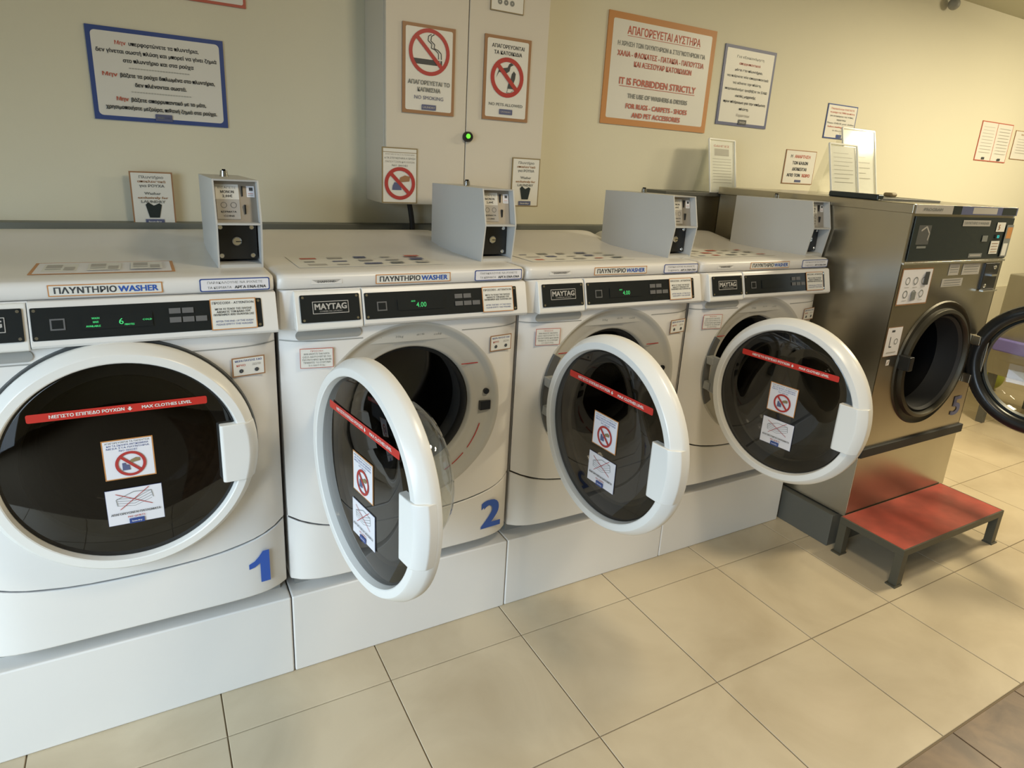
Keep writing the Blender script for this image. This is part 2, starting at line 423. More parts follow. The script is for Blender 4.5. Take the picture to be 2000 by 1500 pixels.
    # console
    fas = [(.02, 1.030), (-.010, 1.0305), (-.024, 1.0315), (-.030, 1.034), (-.041, 1.037), (-.045, 1.043), (-.044, 1.050), (-.023, 1.126), (-.019, 1.131), (.02, 1.132)]
    bm = bmesh.new()
    prism(bm, fas, .203, .684)
    lef = [(.02, 1.030), (-.012, 1.0305), (-.0135, 1.0325), (-.0135, 1.036), (-.012, 1.126), (-.010, 1.131), (.02, 1.132)]
    secs = []
    for x, d in ((.002, .026), (.006, .012), (.016, .004), (.034, 0), (.203, 0)):
        secs.append([bm.verts.new((x, min(.02, yy+d), zz)) for yy, zz in lef])
    for a, b in zip(secs, secs[1:]):
        for i in range(len(lef)-1): bm.faces.new((a[i], b[i], b[i+1], a[i+1]))
    keep('console', finish('t', bm, 'enamel', off=OFF, smooth=True, bev=.003, ang=50))
    bm = bmesh.new()
    for q, (xa, xb) in enumerate(((.0035, .205), (.487, .6825))):
        grid_skin(bm, xa, xb, lambda x: .9985, lambda x: 1.0015, 14, 1, -.0006); keep('seam%d' % q, finish('t', bm, 'grey', off=OFF)); bm = bmesh.new()
    bm = bmesh.new(); prism(bm, [(-.005, 1.034), (-.040, 1.033), (-.044, 1.038), (-.043, 1.046), (-.022, 1.124), (-.017, 1.129), (-.005, 1.129)], .036, .201)
    keep('drawer', finish('t', bm, 'enamel_pale', off=OFF, bev=.005, seg=3))
    # finger hold under the drawer: its shade painted as a flat grey capsule
    s = Sheet(.165, .024, 'grey', .0015, r=.0115); o = s.build('t'); keep('recess_shade', o)
    # lid
    prof = [(.02, 1.133), (-.010, 1.1335), (-.015, 1.138), (-.017, 1.150), (-.017, 1.160), (-.013, 1.168), (-.004, 1.1715), (.05, 1.171), (.30, 1.168), (.42, 1.170), (.50, 1.180), (.56, 1.195), (.60, 1.204), (.625, 1.203), (.64, 1.19), (.642, 1.134)]
    bm = bmesh.new(); secs = []
    xs = [.002, .004, .009, .018, .03, .05, .08, .12, .34, .565, .605, .635, .655, .667, .676, .681, .683]
    for x in xs:
        d = min(x, .685-x); e = max(0, 1-d/.018); sh = .014*(1-math.sqrt(max(0, 1-e*e)))
        rr = max(0, 1-d/.07); rise = math.sqrt(max(0, 1-rr*rr))
        row = []
        for yy, zz in prof:
            z2 = zz if zz <= 1.1715 else 1.1715+(zz-1.1715)*rise
            if zz > 1.14: z2 -= sh*.6
            y2 = yy+(sh if yy < .1 else 0)
            row.append(bm.verts.new((x, y2, z2)))
        secs.append(row)
    for a, b in zip(secs, secs[1:]):
        for i in range(len(prof)-1): bm.faces.new((a[i], b[i], b[i+1], a[i+1]))
    bm.faces.new(secs[0][::-1]); bm.faces.new(secs[-1])
    keep('lid', finish('t', bm, 'enamel', off=OFF, smooth=True, ang=60))
    # ---- door, in hinge coordinates: centre at x=.278, z=CZc
    DC = .2782
    bm = bmesh.new()
    revolve(bm, [(.196, .006), (.268, .008), (.2735, .004), (.2745, -.004), (.2740, -.016), (.2720, -.020), (.2590, -.0420), (.2560, -.0440), (.2400, -.0440), (.2375, -.0425), (.2345, -.030), (.2325, -.012), (.2, -.004), (.196, .006)], DC, CZc)
    keep('door', finish('t', bm, 'enamel_pale', off=OFF, smooth=True, ang=28))
    bm = bmesh.new(); revolve(bm, [(.2334, -.020), (.2334, -.0285), (.228, -.031), (.12, -.0325), (0, -.033)], DC, CZc)
    keep('glass', finish('t', bm, 'glass_dark', off=OFF, smooth=True, ang=40))
    bm = bmesh.new(); revolve(bm, [(.197, .004), (.190, .012), (.183, .04), (.172, .085), (.155, .108), (.12, .120), (0, .125)], DC, CZc)
    keep('bowl', finish('t', bm, 'glass_bowl', off=OFF, smooth=True, ang=60))
    # handle: block over the ring, straight inner edge
    bm = bmesh.new(); n = 10; zs = [.683+(.83-.683)*k/n for k in range(n+1)]
    A = []
    for z in zs:
        xo = DC+math.sqrt(.2725**2-(z-CZc)**2)
        A.append([bm.verts.new((DC+.191, -.028, z)), bm.verts.new((DC+.190, -.046, z)), bm.verts.new((DC+.196, -.050, z)), bm.verts.new((xo-.020, -.050, z)), bm.verts.new((xo-.008, -.043, z)), bm.verts.new((xo+.003, -.026, z)), bm.verts.new((xo+.002, -.008, z))])
    for a, b in zip(A, A[1:]):
        for i in range(6): bm.faces.new((a[i], a[i+1], b[i+1], b[i]))
    bm.faces.new(A[0]); bm.faces.new(A[-1])
    keep('handle', finish('t', bm, 'enamel_pale', off=OFF, bev=.0025))
    # door prints
    s = Sheet(.338, .0185, 'redband', .0006, r=.004)
    s.text('ΜΕΓΙΣΤΟ ΕΠΙΠΕΔΟ ΡΟΥΧΩΝ', -.062, .0, .0068, 'w', .135, True); s.text('MAX CLOTHES LEVEL', .088, .0, .0068, 'w', .098, True)
    s.poly([(.018, .004), (.014, .004), (.014, .0), (.011, .0), (.016, -.0055), (.021, .0), (.018, .0)], 'w')
    keep('band', s.build('t'))
    s = Sheet(.099, .096, 'w2', .0006, border='orange', bw=.0025, ir=.001)
    for k, (t, w) in enumerate((('ΑΠΑΓΟΡΕΥΟΝΤΑΙ ΤΑ ΠΑΠΟΥΤΣΙΑ', .086), ('ΚΑΙ ΤΑ ΣΚΛΗΡΑ ΑΝΤΙΚΕΙΜΕΝΑ', .080), ('ΜΕΣΑ ΣΤΑ ΠΛΥΝΤΗΡΙΑ', .082), ('NO SHOES', .035))): s.text(t, 0, .041-k*.0065, .004, 'blue' if k else 'ink', w, False, res=1)
    def shoes(s, cx, cy, r):
        s.poly([(cx-r*.55, cy-r*.5), (cx-r*.05, cy-r*.5), (cx-r*.1, cy-r*.1), (cx-r*.3, cy-r*.05), (cx-r*.35, cy+.1*r), (cx-r*.55, cy+.1*r)], 'slate')
        s.poly([(cx-.05*r, cy+.05*r), (cx+.6*r, cy+.15*r), (cx+.6*r, cy+.4*r), (cx+.35*r, cy+.45*r), (cx-.0*r, cy+.3*r)], 'olive')
        s.no(cx, cy, r)
    shoes(s, .002, -.012, .030)
    keep('st1', s.build('t'))
    s = Sheet(.112, .089, 'w2', .0006, border='slate', bw=.0008, ir=0)
    def towels(s, cx, cy, q):
        for k in range(4):
            s.line([(cx-.034*q, cy+(-.012+k*.006)*q), (cx+.0*q, cy+(-.017+k*.006)*q), (cx+.034*q, cy+(-.004+k*.007)*q)], .0009*q, 'inkgrey')
        s.line([(cx-.034*q, cy-.012*q), (cx-.036*q, cy+.004*q), (cx-.0*q, cy+.019*q), (cx+.034*q, cy+.016*q), (cx+.037*q, cy-.002*q)], .0012*q, 'inkgrey')
        s.line([(cx-.036*q, cy+.018*q), (cx+.034*q, cy-.018*q)], .0014*q, 'redp'); s.line([(cx-.03*q, cy-.022*q), (cx+.03*q, cy+.026*q)], .0014*q, 'redp')
    towels(s, 0, .016, 1.0)
    s.text('ΑΠΑΓΟΡΕΥΟΝΤΑΙ ΠΑΠΛΩΜΑΤΑ', 0, -.0165, .0052, 'ink', .098, True, res=1).text('NO QUILTS', 0, -.026, .0042, 'redp', .034, True, res=1)
    s.rect(-.015, -.044, .015, -.031, 'blue').text('laundry', 0, -.038, .004, 'w2', .02, res=1)
    keep('st2', s.build('t'))
    # lid / console prints
    s = Sheet(.208, .0245, 'w', .0006, border='orange', bw=.0022, ir=.001)
    s.text('ΠΛΥΝΤΗΡΙΟ', -.038, 0, .0125, 'ink', .110, True).text('WASHER', .058, 0, .0125, 'num', .074, True); keep('p_washer', s.build('t'))
    s = Sheet(.150, .030, 'blue', .0006, r=.004); s.rect(-.0725, -.0125, .0725, .0125, 'w2', .003)
    s.text('ΠΑΡΑΚΑΛΟΥΜΕ ΝΑ ΡΙΧΝΕΤΕ', 0, .0055, .0052, 'inkgrey', .118, False).text('ΤΑ ΚΕΡΜΑΤΑ', -.034, -.006, .0052, 'inkgrey', .050, False).text('ΑΡΓΑ ΕΝΑ-ΕΝΑ', .032, -.006, .0062, 'ink', .068, True)
    keep('p_coins', s.build('t'))
    s = Sheet(.098, .071, 'w', .0006, border='orange', bw=.0022, ir=.001)
    s.text('ΠΡΟΣΟΧΗ - ATTENTION', 0, .026, .0055, 'ink', .088, True, res=1)
    for k, (t, w) in enumerate((('ΜΕΤΑ ΤΟ ΤΕΛΟΣ ΤΗΣ ΠΛΥΣΗΣ', .078), ('ΑΔΕΙΑΣΤΕ ΤΟΝ ΚΑΔΟ ΤΟΥ', .072), ('ΠΛΥΝΤΗΡΙΟΥ ΑΠΟ ΤΑ ΡΟΥΧΑ ΣΑΣ', .086))): s.text(t, 0, .012-k*.0065, .0045, 'ink', w, True, res=1)
    for k, (t, w) in enumerate((('AFTER THE END OF THE WASH', .080), ('PLEASE EMPTY THE WASHER', .078))): s.text(t, 0, -.016-k*.007, .0042, 'blue', w, False, res=1)
    keep('p_att', s.build('t'))
    s = Sheet(.077, .048, 'w', .0006, border='brown', bw=.003, ir=.001)
    s.text('ΜΕΡΑ ΠΛΥΣΗΣ ΕΔΩ', 0, .015, .0048, 'blue', .062, True, res=1).text('ΚΡΥΟ', -.018, .004, .005, 'redtxt', .02, True, res=1).text('ΖΕΣΤΟ', .018, .004, .005, 'faint', .02, True, res=1)
    s.ring(-.018, -.010, .005, .001, 'ink', 12).ring(.018, -.010, .005, .001, 'ink', 12); keep('p_temp', s.build('t'))
    s = Sheet(.081, .052, 'w', .0006, border='redtxt', bw=.0015, ir=.001)
    for k, w in enumerate((.03, .062, .068, .07, .066, .04)): s.text(('ΠΡΟΣΟΧΗ', 'ΜΗΝ ΑΝΟΙΓΕΤΕ ΤΗΝ ΠΟΡΤΑ', 'ΟΣΟ ΛΕΙΤΟΥΡΓΕΙ ΤΟ', 'ΠΛΥΝΤΗΡΙΟ ΚΑΙ ΜΗΝ', 'ΤΡΑΒΑΤΕ ΤΟ ΣΥΡΤΑΡΙ', 'DO NOT PULL')[k], 0, .019-k*.0075, .0045, 'redtxt' if k == 0 else 'inkgrey', w, False, res=1)
    keep('p_warn', s.build('t'))
    s = Sheet(.076, .012, 'enamel', .0003); s.poly([(-.036, .005), (.036, .005), (.024, -.002), (-.024, -.002)], 'faint').text('DIAMOND', 0, .0, .005, 'ink', .044, True, res=1)
    keep('p_dia', s.build('t'))
    # drawer badge
    s = Sheet(.146, .068, 'panel', .002, r=.003)
    for a in (-1, 1):
        for b in (-1, 1): s.ring(a*.066, b*.028, .0032, .0002, 'chrome', 10)
    s.rect(-.0445, -.0135, .0445, .0175, 'faint', .001); s.rect(-.0428, -.0118, .0428, .0158, 'panel', .001)
    s.text('MAYTAG', 0, .0045, .0145, 'faint', .078, True).text('COMMERCIAL LAUNDRY', 0, -.0075, .0034, 'faint', .056, False, res=1)
    keep('badge', s.build('t'))
    # control panel
    s = Sheet(.443, .068, 'panel', .002, r=.003)
    for a in (-1, 1):
        for b in (-1, 1): s.ring(a*.215, b*.028, .0032, .0002, 'chrome', 10)
    s.rect(-.19, -.014, -.164, .010, 'btn').rect(-.187, -.011, -.167, .007, 'panel')
    for k in range(2): s.rect(.028+k*.026, .008, .051+k*.026, .020, 'btn')
    for k in range(3): s.rect(.028+k*.026, -.012, .051+k*.026, .0, 'btn')
    keep('panel', s.build('t'))
    for key, t in (('d6', None), ('d4', '4.00')):
        s = Sheet(.13, .030, 'panel', .0004)
        if key == 'd6':
            s.text('6', .006, -.001, .013, 'led', .0085, False).text('MINUTES', .021, -.0085, .004, 'led', .018, res=1)
            s.text('WASH', -.040, .008, .004, 'led', .014, res=1).text('RINSE', -.040, .0, .004, 'led', .010, res=1).text('AVAILABLE', -.045, -.0085, .004, 'led', .026, res=1).text('COLD', .055, .0, .004, 'led', .018, res=1)
        else:
            s.text(t, .0, -.002, .013, 'led', .028, False).text('ADD', -.022, .008, .004, 'led', .012, res=1)
        keep(key, s.build('t'))
    s = Sheet(.13, .030, 'panel', .0004); keep('d0', s.build('t'))
    # bezel print: red lines, lettering
    s = Sheet(.076, .003, 'redp', .0004); keep('rline', s.build('t'))
    # curved red text band, low right of the bezel
    for q, (a0, a1) in enumerate(((-62, -43), (-38, -17))):
        bm = bmesh.new(); revolve(bm, [(.2255, -.0062), (.2295, -.0055)], CX, CZc, 12, radians(a0), radians(a1))
        keep('rarc%d' % q, finish('t', bm, 'redp', off=OFF))
    # coin box, in its own coordinates: x 0..w, y, z absolute
    Wc = .104; pr = [(.104, 1.163), (.085, 1.280), (.112, 1.382), (.500, 1.375), (.500, 1.163)]
    bm = bmesh.new()
    t = .004
    prism(bm, pr, 0, t); prism(bm, pr, Wc-t, Wc)
    prism(bm, [(.112, 1.378), (.110, 1.382), (.500, 1.375), (.500, 1.371)], t, Wc-t)
    prism(bm, [(.496, 1.163), (.496, 1.373), (.500, 1.373), (.500, 1.163)], t, Wc-t)
    prism(bm, [(.086, 1.276), (.0855, 1.281), (.15, 1.281), (.15, 1.276)], t, Wc-t)
    prism(bm, [(.104, 1.166), (.103, 1.178), (.115, 1.180), (.20, 1.18), (.20, 1.166)], t, Wc-t)
    keep('coin_box', finish('t', bm, 'coinbox', off=OFF, smooth=False))
    bm = bmesh.new(); prism(bm, [(.116, 1.281), (.138, 1.378), (.144, 1.378), (.122, 1.281)], t, Wc-t)
    keep('coin_plate', finish('t', bm, 'coinplate', off=OFF))
    bm = bmesh.new(); prism(bm, [(.133, 1.187), (.133, 1.275), (.145, 1.275), (.145, 1.187)], t, Wc-t-.004)
    keep('lock_plate', finish('t', bm, 'black', off=OFF))
    bm = bmesh.new(); screw(bm, 0, .133, W0, .006, .003); keep('screw', finish('t', bm, 'chrome', off=OFF, smooth=True))
    bm = bmesh.new(); revolve(bm, [(0, .126), (.009, .126), (.011, .128), (.011, .133)], .049, 1.232, 20); keep('lock', finish('t', bm, 'chrome', off=OFF, smooth=True)); bm = B((.046, .060, .1250, .1265, 1.2305, 1.2325))
    keep('keyway', finish('t', bm, 'black', off=OFF))
    s = Sheet(.052, .084, 'w', .0004); s.text('ΕΙΣΑΓΕΤΕ', 0, .034, .005, 'inkgrey', .04, False, res=1).text('ΜΟΝΟΝ', 0, .024, .0062, 'ink', .030, True, res=1).text('2,00€', 0, .014, .0062, 'ink', .022, True, res=1)
    s.rect(-.026, -.042, .026, .006, 'faint'); s.ring(-.01, -.008, .007, .006, 'ink', 14).ring(.012, -.008, .007, .006, 'ink', 14).text('ΚΕΡΜΑΤΑ', 0, -.024, .004, 'ink', .034, res=1).text('COINS', 0, -.034, .004, 'ink', .024, res=1)
    keep('coin_label', s.build('t'))
    s = Sheet(.018, .027, 'w2', .0004); s.rect(-.003, .002, .006, .010, 'ink').line([(-.006, -.005), (.006, -.005)], .001, 'redtxt').line([(-.006, -.009), (.006, -.009)], .001, 'inkgrey'); keep('coin_sticker', s.build('t'))
    keep('coin_slot', finish('t', B((.070, .0735, .1175, .134, 1.300, 1.322)), 'black', off=OFF)); keep('coin_slot2', finish('t', B((.066, .069, .127, .144, 1.342, 1.366)), 'black', off=OFF))
    bm = bmesh.new(); revolve(bm, [(0, .20), (.010, .20), (.010, .24)], .05, 1.382, 12)
    bm.clear(); bmesh.ops.create_cone(bm, cap_ends=True, segments=16, radius1=.011, radius2=.009, depth=.016, matrix=Matrix.Translation((.05, .33, 1.385)))
    box(bm, .046, .054, .325, .335, 1.39, 1.397)
    keep('top_lock', finish('t', bm, 'chrome', off=OFF, smooth=True, ang=30))
    return D
D = meshes_for_washer()

def part(name, key, parent, loc=None, label=None):
    o = link(name, D[key], parent, loc)
    if label: o['label'] = label
    return o
def place(o, loc, tilt=0, rz=0):
    o.matrix_local = Matrix.Translation(Vector(loc)+OFF) @ Matrix.Rotation(rz, 4, 'Z') @ Matrix.Rotation(pi/2-tilt, 4, 'X'); return o
TILT = math.atan2(.021, .076)
def fy(z): return -.044+(z-1.050)*(.021/.076)-.0006     # fascia face

def washer(k, x0, label, theta, disp, num, coin_dx, coin_dy, top):
    r = empty('washing_machine', (x0, 0, W0), label, 'washing machine', 'white front loading washers on pedestals')
    part('cabinet', 'cabinet', r); part('access_panel', 'lower', r); part('bezel', 'bezel', r); part('gasket', 'gasket', r); part('drum', 'drum', r)
    con = part('console', 'console', r); part('seam', 'seam0', con); part('seam', 'seam1', con); part('lid', 'lid', r)
    part('hinge', 'hinge', r)
    part(*(('hinge_plate', 'hinge_plate') if k != 1 else ('door_gap_shadow', 'door_gap_shadow')), r)
    part('latch', 'latch', r); part('latch_pin', 'latch_pin', r)
    dr = part('detergent_drawer', 'drawer', r); place(part('badge', 'badge', dr), (.121, fy(1.087)+.0012, 1.087), TILT)
    place(part('finger_recess_shade', 'recess_shade', con), (.118, -.0235, 1.0185))
    cp = place(part('control_panel', 'panel', r), (.4285, fy(1.086)+.0012, 1.086), TILT)
    sdisp = part('display', disp, cp); sdisp.matrix_local = Matrix.Translation((-.070, -.001, .004))
    a = part('attention_sticker', 'p_att', cp, None, 'white sticker with an orange edge'); a.matrix_local = Matrix.Translation((.160, 0, .0042))
    place(part('washer_sticker', 'p_washer', r), (.345, -.0175, 1.152))
    place(part('coin_sticker', 'p_coins', r), (.598, -.0175, 1.152))
    place(part('diamond_print', 'p_dia', r), (.117, -.0175, 1.151))
    place(part('temperature_sticker', 'p_temp', r), (.615, ybow(.615)-.0035, .951), 0, .16)
    place(part('warning_sticker', 'p_warn', r), (.086, ybow(.086)-.0035, .956), 0, -.14)
    if k != 1:
        place(part('level_line', 'rline', r), (.535, -.0040, .892)); place(part('level_line', 'rline', r), (.140, -.0040, .892))
        part('curved_print', 'rarc0', r); part('curved_print', 'rarc1', r)
        s = Sheet(.30, .03, 'bezel', .0002); 
        for i, (t, xx) in enumerate((('MAX', -.10), ('30kg', -.04), ('60 / 90', .02), ('cold', .07))): s.text(t, xx, 0 if i % 2 else .002, .006, 'inkgrey', .022, False, res=1)
        o = s.build('bezel_print', r); place(o, (CX+.005, -.0042, CZc+.225)); 
    if num:
        s = Sheet(.001, .001, 'num', .0003); s.v, s.f, s.fm = [], [], []
        if num == '1': s.poly([(.010, .047), (.026, .047), (.026, -.047), (.002, -.047), (.002, .012), (-.012, .003), (-.026, .000), (-.026, .015), (-.012, .021), (.0, .033)], 'num')
        else: s.text(num, 0, 0, .094, 'num', .064, True, res=4)
        o = s.build('machine_number', r); place(o, (.610, ybow(.61)-.0025, .387), 0, radians(4 if num else 0)); o['label'] = 'blue number ' + num
    # papers on the lid
    if top:
        s = Sheet(.28, .165, 'w2', .0004, border='orange', bw=.007, ir=.002)
        for i in range(3): s.rect(-.12+i*.085, -.05, -.055+i*.085, .055, 'w'); s.rect(-.115+i*.085, .0, -.085+i*.085, .045, 'faint'); s.rect(-.08+i*.085, -.035, -.06+i*.085, .01, 'faint'); s.line([(-.115+i*.085, -.02), (-.085+i*.085, -.02)], .004, 'inkgrey')
        lx, ly = .34, .150
    else:
        s = Sheet(.40, .20, 'w', .0004)
        rs = random.Random(k)
        for i in range(5):
            for j in range(3):
                x_, y_ = -.17+i*.075, -.075+j*.055
                s.rect(x_, y_, x_+.05*rs.uniform(.5, 1), y_+.03*rs.uniform(.4, 1), ['faint', 'inkgrey', 'redtxt', 'slate', 'faint', 'bezel'][rs.randrange(6)])
        lx, ly = .27, .17
    o = s.build('lid_notice', r); o.matrix_local = Matrix.Translation(Vector((lx, ly, 1.1705))+OFF) @ Matrix.Rotation(-.012, 4, 'X')
    # coin box
    cb = link('coin_box', D['coin_box'], r, (coin_dx, coin_dy, 0))
    part('coin_plate', 'coin_plate', cb); part('lock_plate', 'lock_plate', cb); part('lock', 'lock', cb); part('keyway', 'keyway', cb); part('coin_slot', 'coin_slot', cb); part('coin_slot', 'coin_slot2', cb)
    for xx in (.013, .085):
        for zz in (1.196, 1.266): part('screw', 'screw', cb, (xx, 0, zz-W0)); part('top_lock', 'top_lock', cb)
    ta = math.atan2(.022, .097)
    for key, nm, xx, zz in (('coin_label', 'coin_label', .034, 1.328), ('coin_sticker', 'slot_sticker', .087, 1.353)):
        place(part(nm, key, cb), (xx, .116+(zz-1.281)*.022/.097-.0006, zz), ta)
    # door
    d = part('door', 'door', r, (.0933 if theta else .067, -.0725 if theta else -.034, 0)); d.rotation_euler = (0, 0, -theta)
    part('door_glass', 'glass', d); part('glass_bowl', 'bowl', d); part('handle', 'handle', d)
    for nm, key, u, z in (('level_band', 'band', .279, .8955), ('shoe_sticker', 'st1', .282, .777), ('quilt_sticker', 'st2', .283, .660)):
        place(part(nm, key, d), (u, -.0340, z))
    return r
labs = ['white washing machine with its round door shut and a blue number 1',
        'white washing machine with its door wide open and a blue number 2',
        'white washing machine with open dark round door, between washer 2 and the last white one',
        'white washing machine with open door beside the tall stainless steel washer']
SP = .69
washer(1, -.69, labs[0], 0, 'd6', '1', .575, 0, True)
washer(2, 0, labs[1], 1.4103, 'd4', '2', .600, 0, False)
washer(3, .69, labs[2], 1.5082-.0, 'd4', None, .625, -.02, False)
washer(4, 1.38, labs[3], 1.4361, 'd0', None, .624, -.05, False)
# pedestals
pl = ['white enamel pedestal under washer 1, nearest the camera', 'white enamel pedestal under washer 2, with a small scuff', 'white enamel pedestal under the third washer', 'white enamel pedestal next to the dark plinth of the steel washer']
for i in range(4):
    x0 = -.69+i*SP
    r = empty('washer_pedestal', (x0, 0, 0), pl[i], 'pedestal', 'white washer pedestals')
    finish('body', B((.001, .6885, 0, .62, 0, W0)), 'enamel', r, bev=.005)
    finish('toe_gap', B((.02, .67, .06, .6, W0, .3015)), 'grey', r)

# ------------------------------------------------------------------ rail behind the washers
tag(finish('wall_rail', B((-2.2, 1.80, .775, WY-.001, 1.12, 1.205)), 'ledge', bev=.002), 'dark grey rail along the cream wall behind the white washers', 'rail')
r = empty('wall_ledge', (1.80, .68, 0), 'olive grey steel ledge standing behind the last white washer', 'ledge')
finish('body', B((.02, .50, .03, .148, 0, 1.355)), 'steel_dull', r); finish('top', B((0, .51, .0, .149, 1.355, 1.372)), 'plinth', r, bev=.002)

# ------------------------------------------------------------------ wall cabinet
r = empty('wall_cabinet', (.47, .62, 1.292), 'tall pale cabinet on the wall above washer 2 carrying no smoking signs', 'cabinet')
finish('body', B((0, .62, .006, .209, 0, 1.05)), 'cabinet', r, bev=.003)
d1 = finish('door', B((.003, .2955, -.012, .006, .003, 1.047)), 'cabinet', r, bev=.002)
d2 = finish('door', B((.2985, .617, -.012, .006, .003, 1.047)), 'cabinet', r, bev=.002)
bm = bmesh.new(); revolve(bm, [(.0, -.032), (.014, -.032), (.018, -.026), (.018, -.012)], .303, .243, 24)
l = finish('switch', bm, 'black', r, smooth=True)
bm = bmesh.new(); revolve(bm, [(.0, -.036), (.007, -.036), (.009, -.0315)], .299, .245, 20); finish('lamp', bm, 'lamp_green', l, smooth=True)
finish('latch', B((.298, .304, -.018, -.010, .040, .046), (.298, .304, -.018, -.010, .062, .068), (.300, .302, -.014, -.012, .046, .062)), 'steel_dull', r)
# cable below
bm = bmesh.new(); prev = None
for k in range(9):
    t = k/8; cz_ = 1.30-.17*t; cx_ = .605+.016*math.sin(t*2.2); ring = [bm.verts.new((cx_+.010*cos(a*pi/5), .745+.010*sin(a*pi/5), cz_)) for a in range(10)]
    if prev:
        for a in range(10): bm.faces.new((prev[a], prev[(a+1) % 10], ring[(a+1) % 10], ring[a]))
    prev = ring
tag(finish('cable', bm, 'rubber', smooth=True), 'thick black cable dropping from the wall cabinet behind washer 2', 'cable')

# ------------------------------------------------------------------ signs
def sign(s, x0, x1, z0, z1, label, y=WY, cat='sign', name='wall_sign', group=None, t=None):
    o = s.build(name, None, ((x0+x1)/2, y-.001, (z0+z1)/2)); tag(o, label, cat, group); return o
def lines(s, rows, res=2):
    for t, cy, cap, m, w, b in rows: s.text(t, 0, cy, cap, m, w, b, res=res)
w, h = .370, .262
s = Sheet(w, h, 'w', .004, border='blue', bw=.0125, ir=.012)
def mline(s, red, rest, cy, wtot, cap=.0105):
    wr = .034*wtot/.3*1.1; s.text(red, -wtot/2+wr/2, cy, cap, 'redtxt', wr, True); s.text(rest, wr/2+.004, cy, cap, 'ink', wtot-wr-.008, True)
mline(s, 'Μην', 'υπερφορτώνετε τα πλυντήρια,', .090, .225)
s.text('δεν γίνεται σωστή πλύση και μπορεί να γίνει ζημιά', 0, .066, .0105, 'ink', .325, True).text('στο πλυντήριο και στα ρούχα', 0, .042, .0105, 'ink', .190, True)
s.text('**********************', 0, .020, .006, 'inkgrey', .165, False); mline(s, 'Μην', 'βάζετε τα ρούχα διπλωμένα στο πλυντήριο,', .000, .305)
s.text('δεν πλένονται σωστά.', 0, -.025, .0105, 'ink', .140, True).text('**********************', 0, -.047, .006, 'inkgrey', .165, False)
mline(s, 'Μην', 'βάζετε απορρυπαντικό με το μάτι,', -.068, .245); s.text('χρησιμοποιήστε μεζούρα, πιθανή ζημιά στα ρούχα.', 0, -.092, .0105, 'ink', .305, True)
s.rect(-.0235, -.125, .0235, -.105, 'slate', .002).text('WASH', -.009, -.115, .006, 'inkgrey', .018).text('POINT', .012, -.115, .006, 'slate', .016)
sign(s, -.362, .0085, 1.5095, 1.7735, 'blue framed landscape notice in Greek on the wall over washer 1')
s = Sheet(.30, .42, 'w', .004, border='redtxt', bw=.008, ir=.006); s.rect(-.045, -.205, -.005, -.175, 'blue')
sign(s, -.216, .084, 1.877, 2.297, 'red edged notice above the blue framed notice, cut by the picture top')
def bucket(s, cx, cy, q):
    s.poly([(cx-.011*q, cy-.018*q), (cx+.011*q, cy-.018*q), (cx+.018*q, cy+.014*q), (cx+.012*q, cy+.018*q), (cx, cy+.012*q), (cx-.012*q, cy+.020*q), (cx-.018*q, cy+.014*q)], 'panel5')
def laundry(w, h, border):
    s = Sheet(w, h, 'w', .003, border=border, bw=w*.035, ir=.002); H = h
    for t, cy, cap, m, ww in (('Πλυντήριο', .40, .048, 'inkgrey', .62), ('αποκλειστικά', .32, .042, 'brown', .72), ('για ΡΟΥΧΑ', .24, .048, 'inkgrey', .64), ('Washer', .10, .048, 'inkgrey', .42), ('exclusively for', .02, .042, 'brown', .78), ('LAUNDRY', -.055, .048, 'inkgrey', .62)):
        s.text(t, 0, cy*H, cap*H, m, ww*w*.9, True, res=1)
    bucket(s, 0, -.22*H, w/.095); s.rect(-w*.22, -.47*H, w*.22, -.385*H, 'slate').text('laundry', 0, -.43*H, .03*H, 'w', w*.3, res=1)
    return s
sign(laundry(.120, .166, 'brown'), -.290, -.170, 1.196, 1.362, 'brown edged card with a dark bucket, standing on the rail behind washer 1', y=.80)
sign(laundry(.122, .180, 'olive'), .961, 1.083, 1.295, 1.475, 'brown edged card with a bucket beside the coin box of washer 2', y=.607)
# cabinet signs
YS = .607
s = Sheet(.188, .279, 'w', .004, border='brown', bw=.0105, ir=.006)
s.rect(-.060, .017, .028, .034, 'ink').rect(.031, .017, .037, .034, 'ink').rect(.040, .017, .046, .034, 'ink')
for dx in (0, .010):
    s.line([(.033+dx, .038), (.032+dx, .056), (.020+dx, .066), (.006+dx, .070), (.008+dx, .082), (-.006+dx, .092), (-.004+dx, .106), (.006+dx, .112)], .0028, 'ink')
s.no(0, .056, .073, wd=.17)
lines(s, [('ΑΠΑΓΟΡΕΥΕΤΑΙ ΤΟ', -.040, .0125, 'inkgrey', .150, True), ('ΚΑΠΝΙΣΜΑ', -.062, .0125, 'inkgrey', .082, True), ('NO SMOKING', -.087, .0115, 'slate', .105, False)])
s.rect(-.026, -.126, .026, -.109, 'slate', .002).text('LAUNDRY', 0, -.1175, .006, 'faint', .044)
sign(s, .528, .716, 1.599, 1.877, 'no smoking sign with a crossed cigarette on the pale cabinet', y=YS)
s = Sheet(.187, .280, 'w', .004, border='brown', bw=.0105, ir=.006)
lines(s, [('ΑΠΑΓΟΡΕΥΟΝΤΑΙ', .107, .0115, 'ink', .130, True), ('ΤΑ ΚΑΤΟΙΚΙΔΙΑ', .086, .0115, 'ink', .112, True), ('NO PETS ALLOWED', -.086, .0095, 'inkgrey', .138, True)])
s.poly([(-.045, .002), (-.035, .03), (-.018, .036), (.0, .040), (.006, .052), (.014, .056), (.024, .050), (.012, .044), (.008, .028), (-.004, .020), (-.02, .022), (-.034, .022)], 'ink')
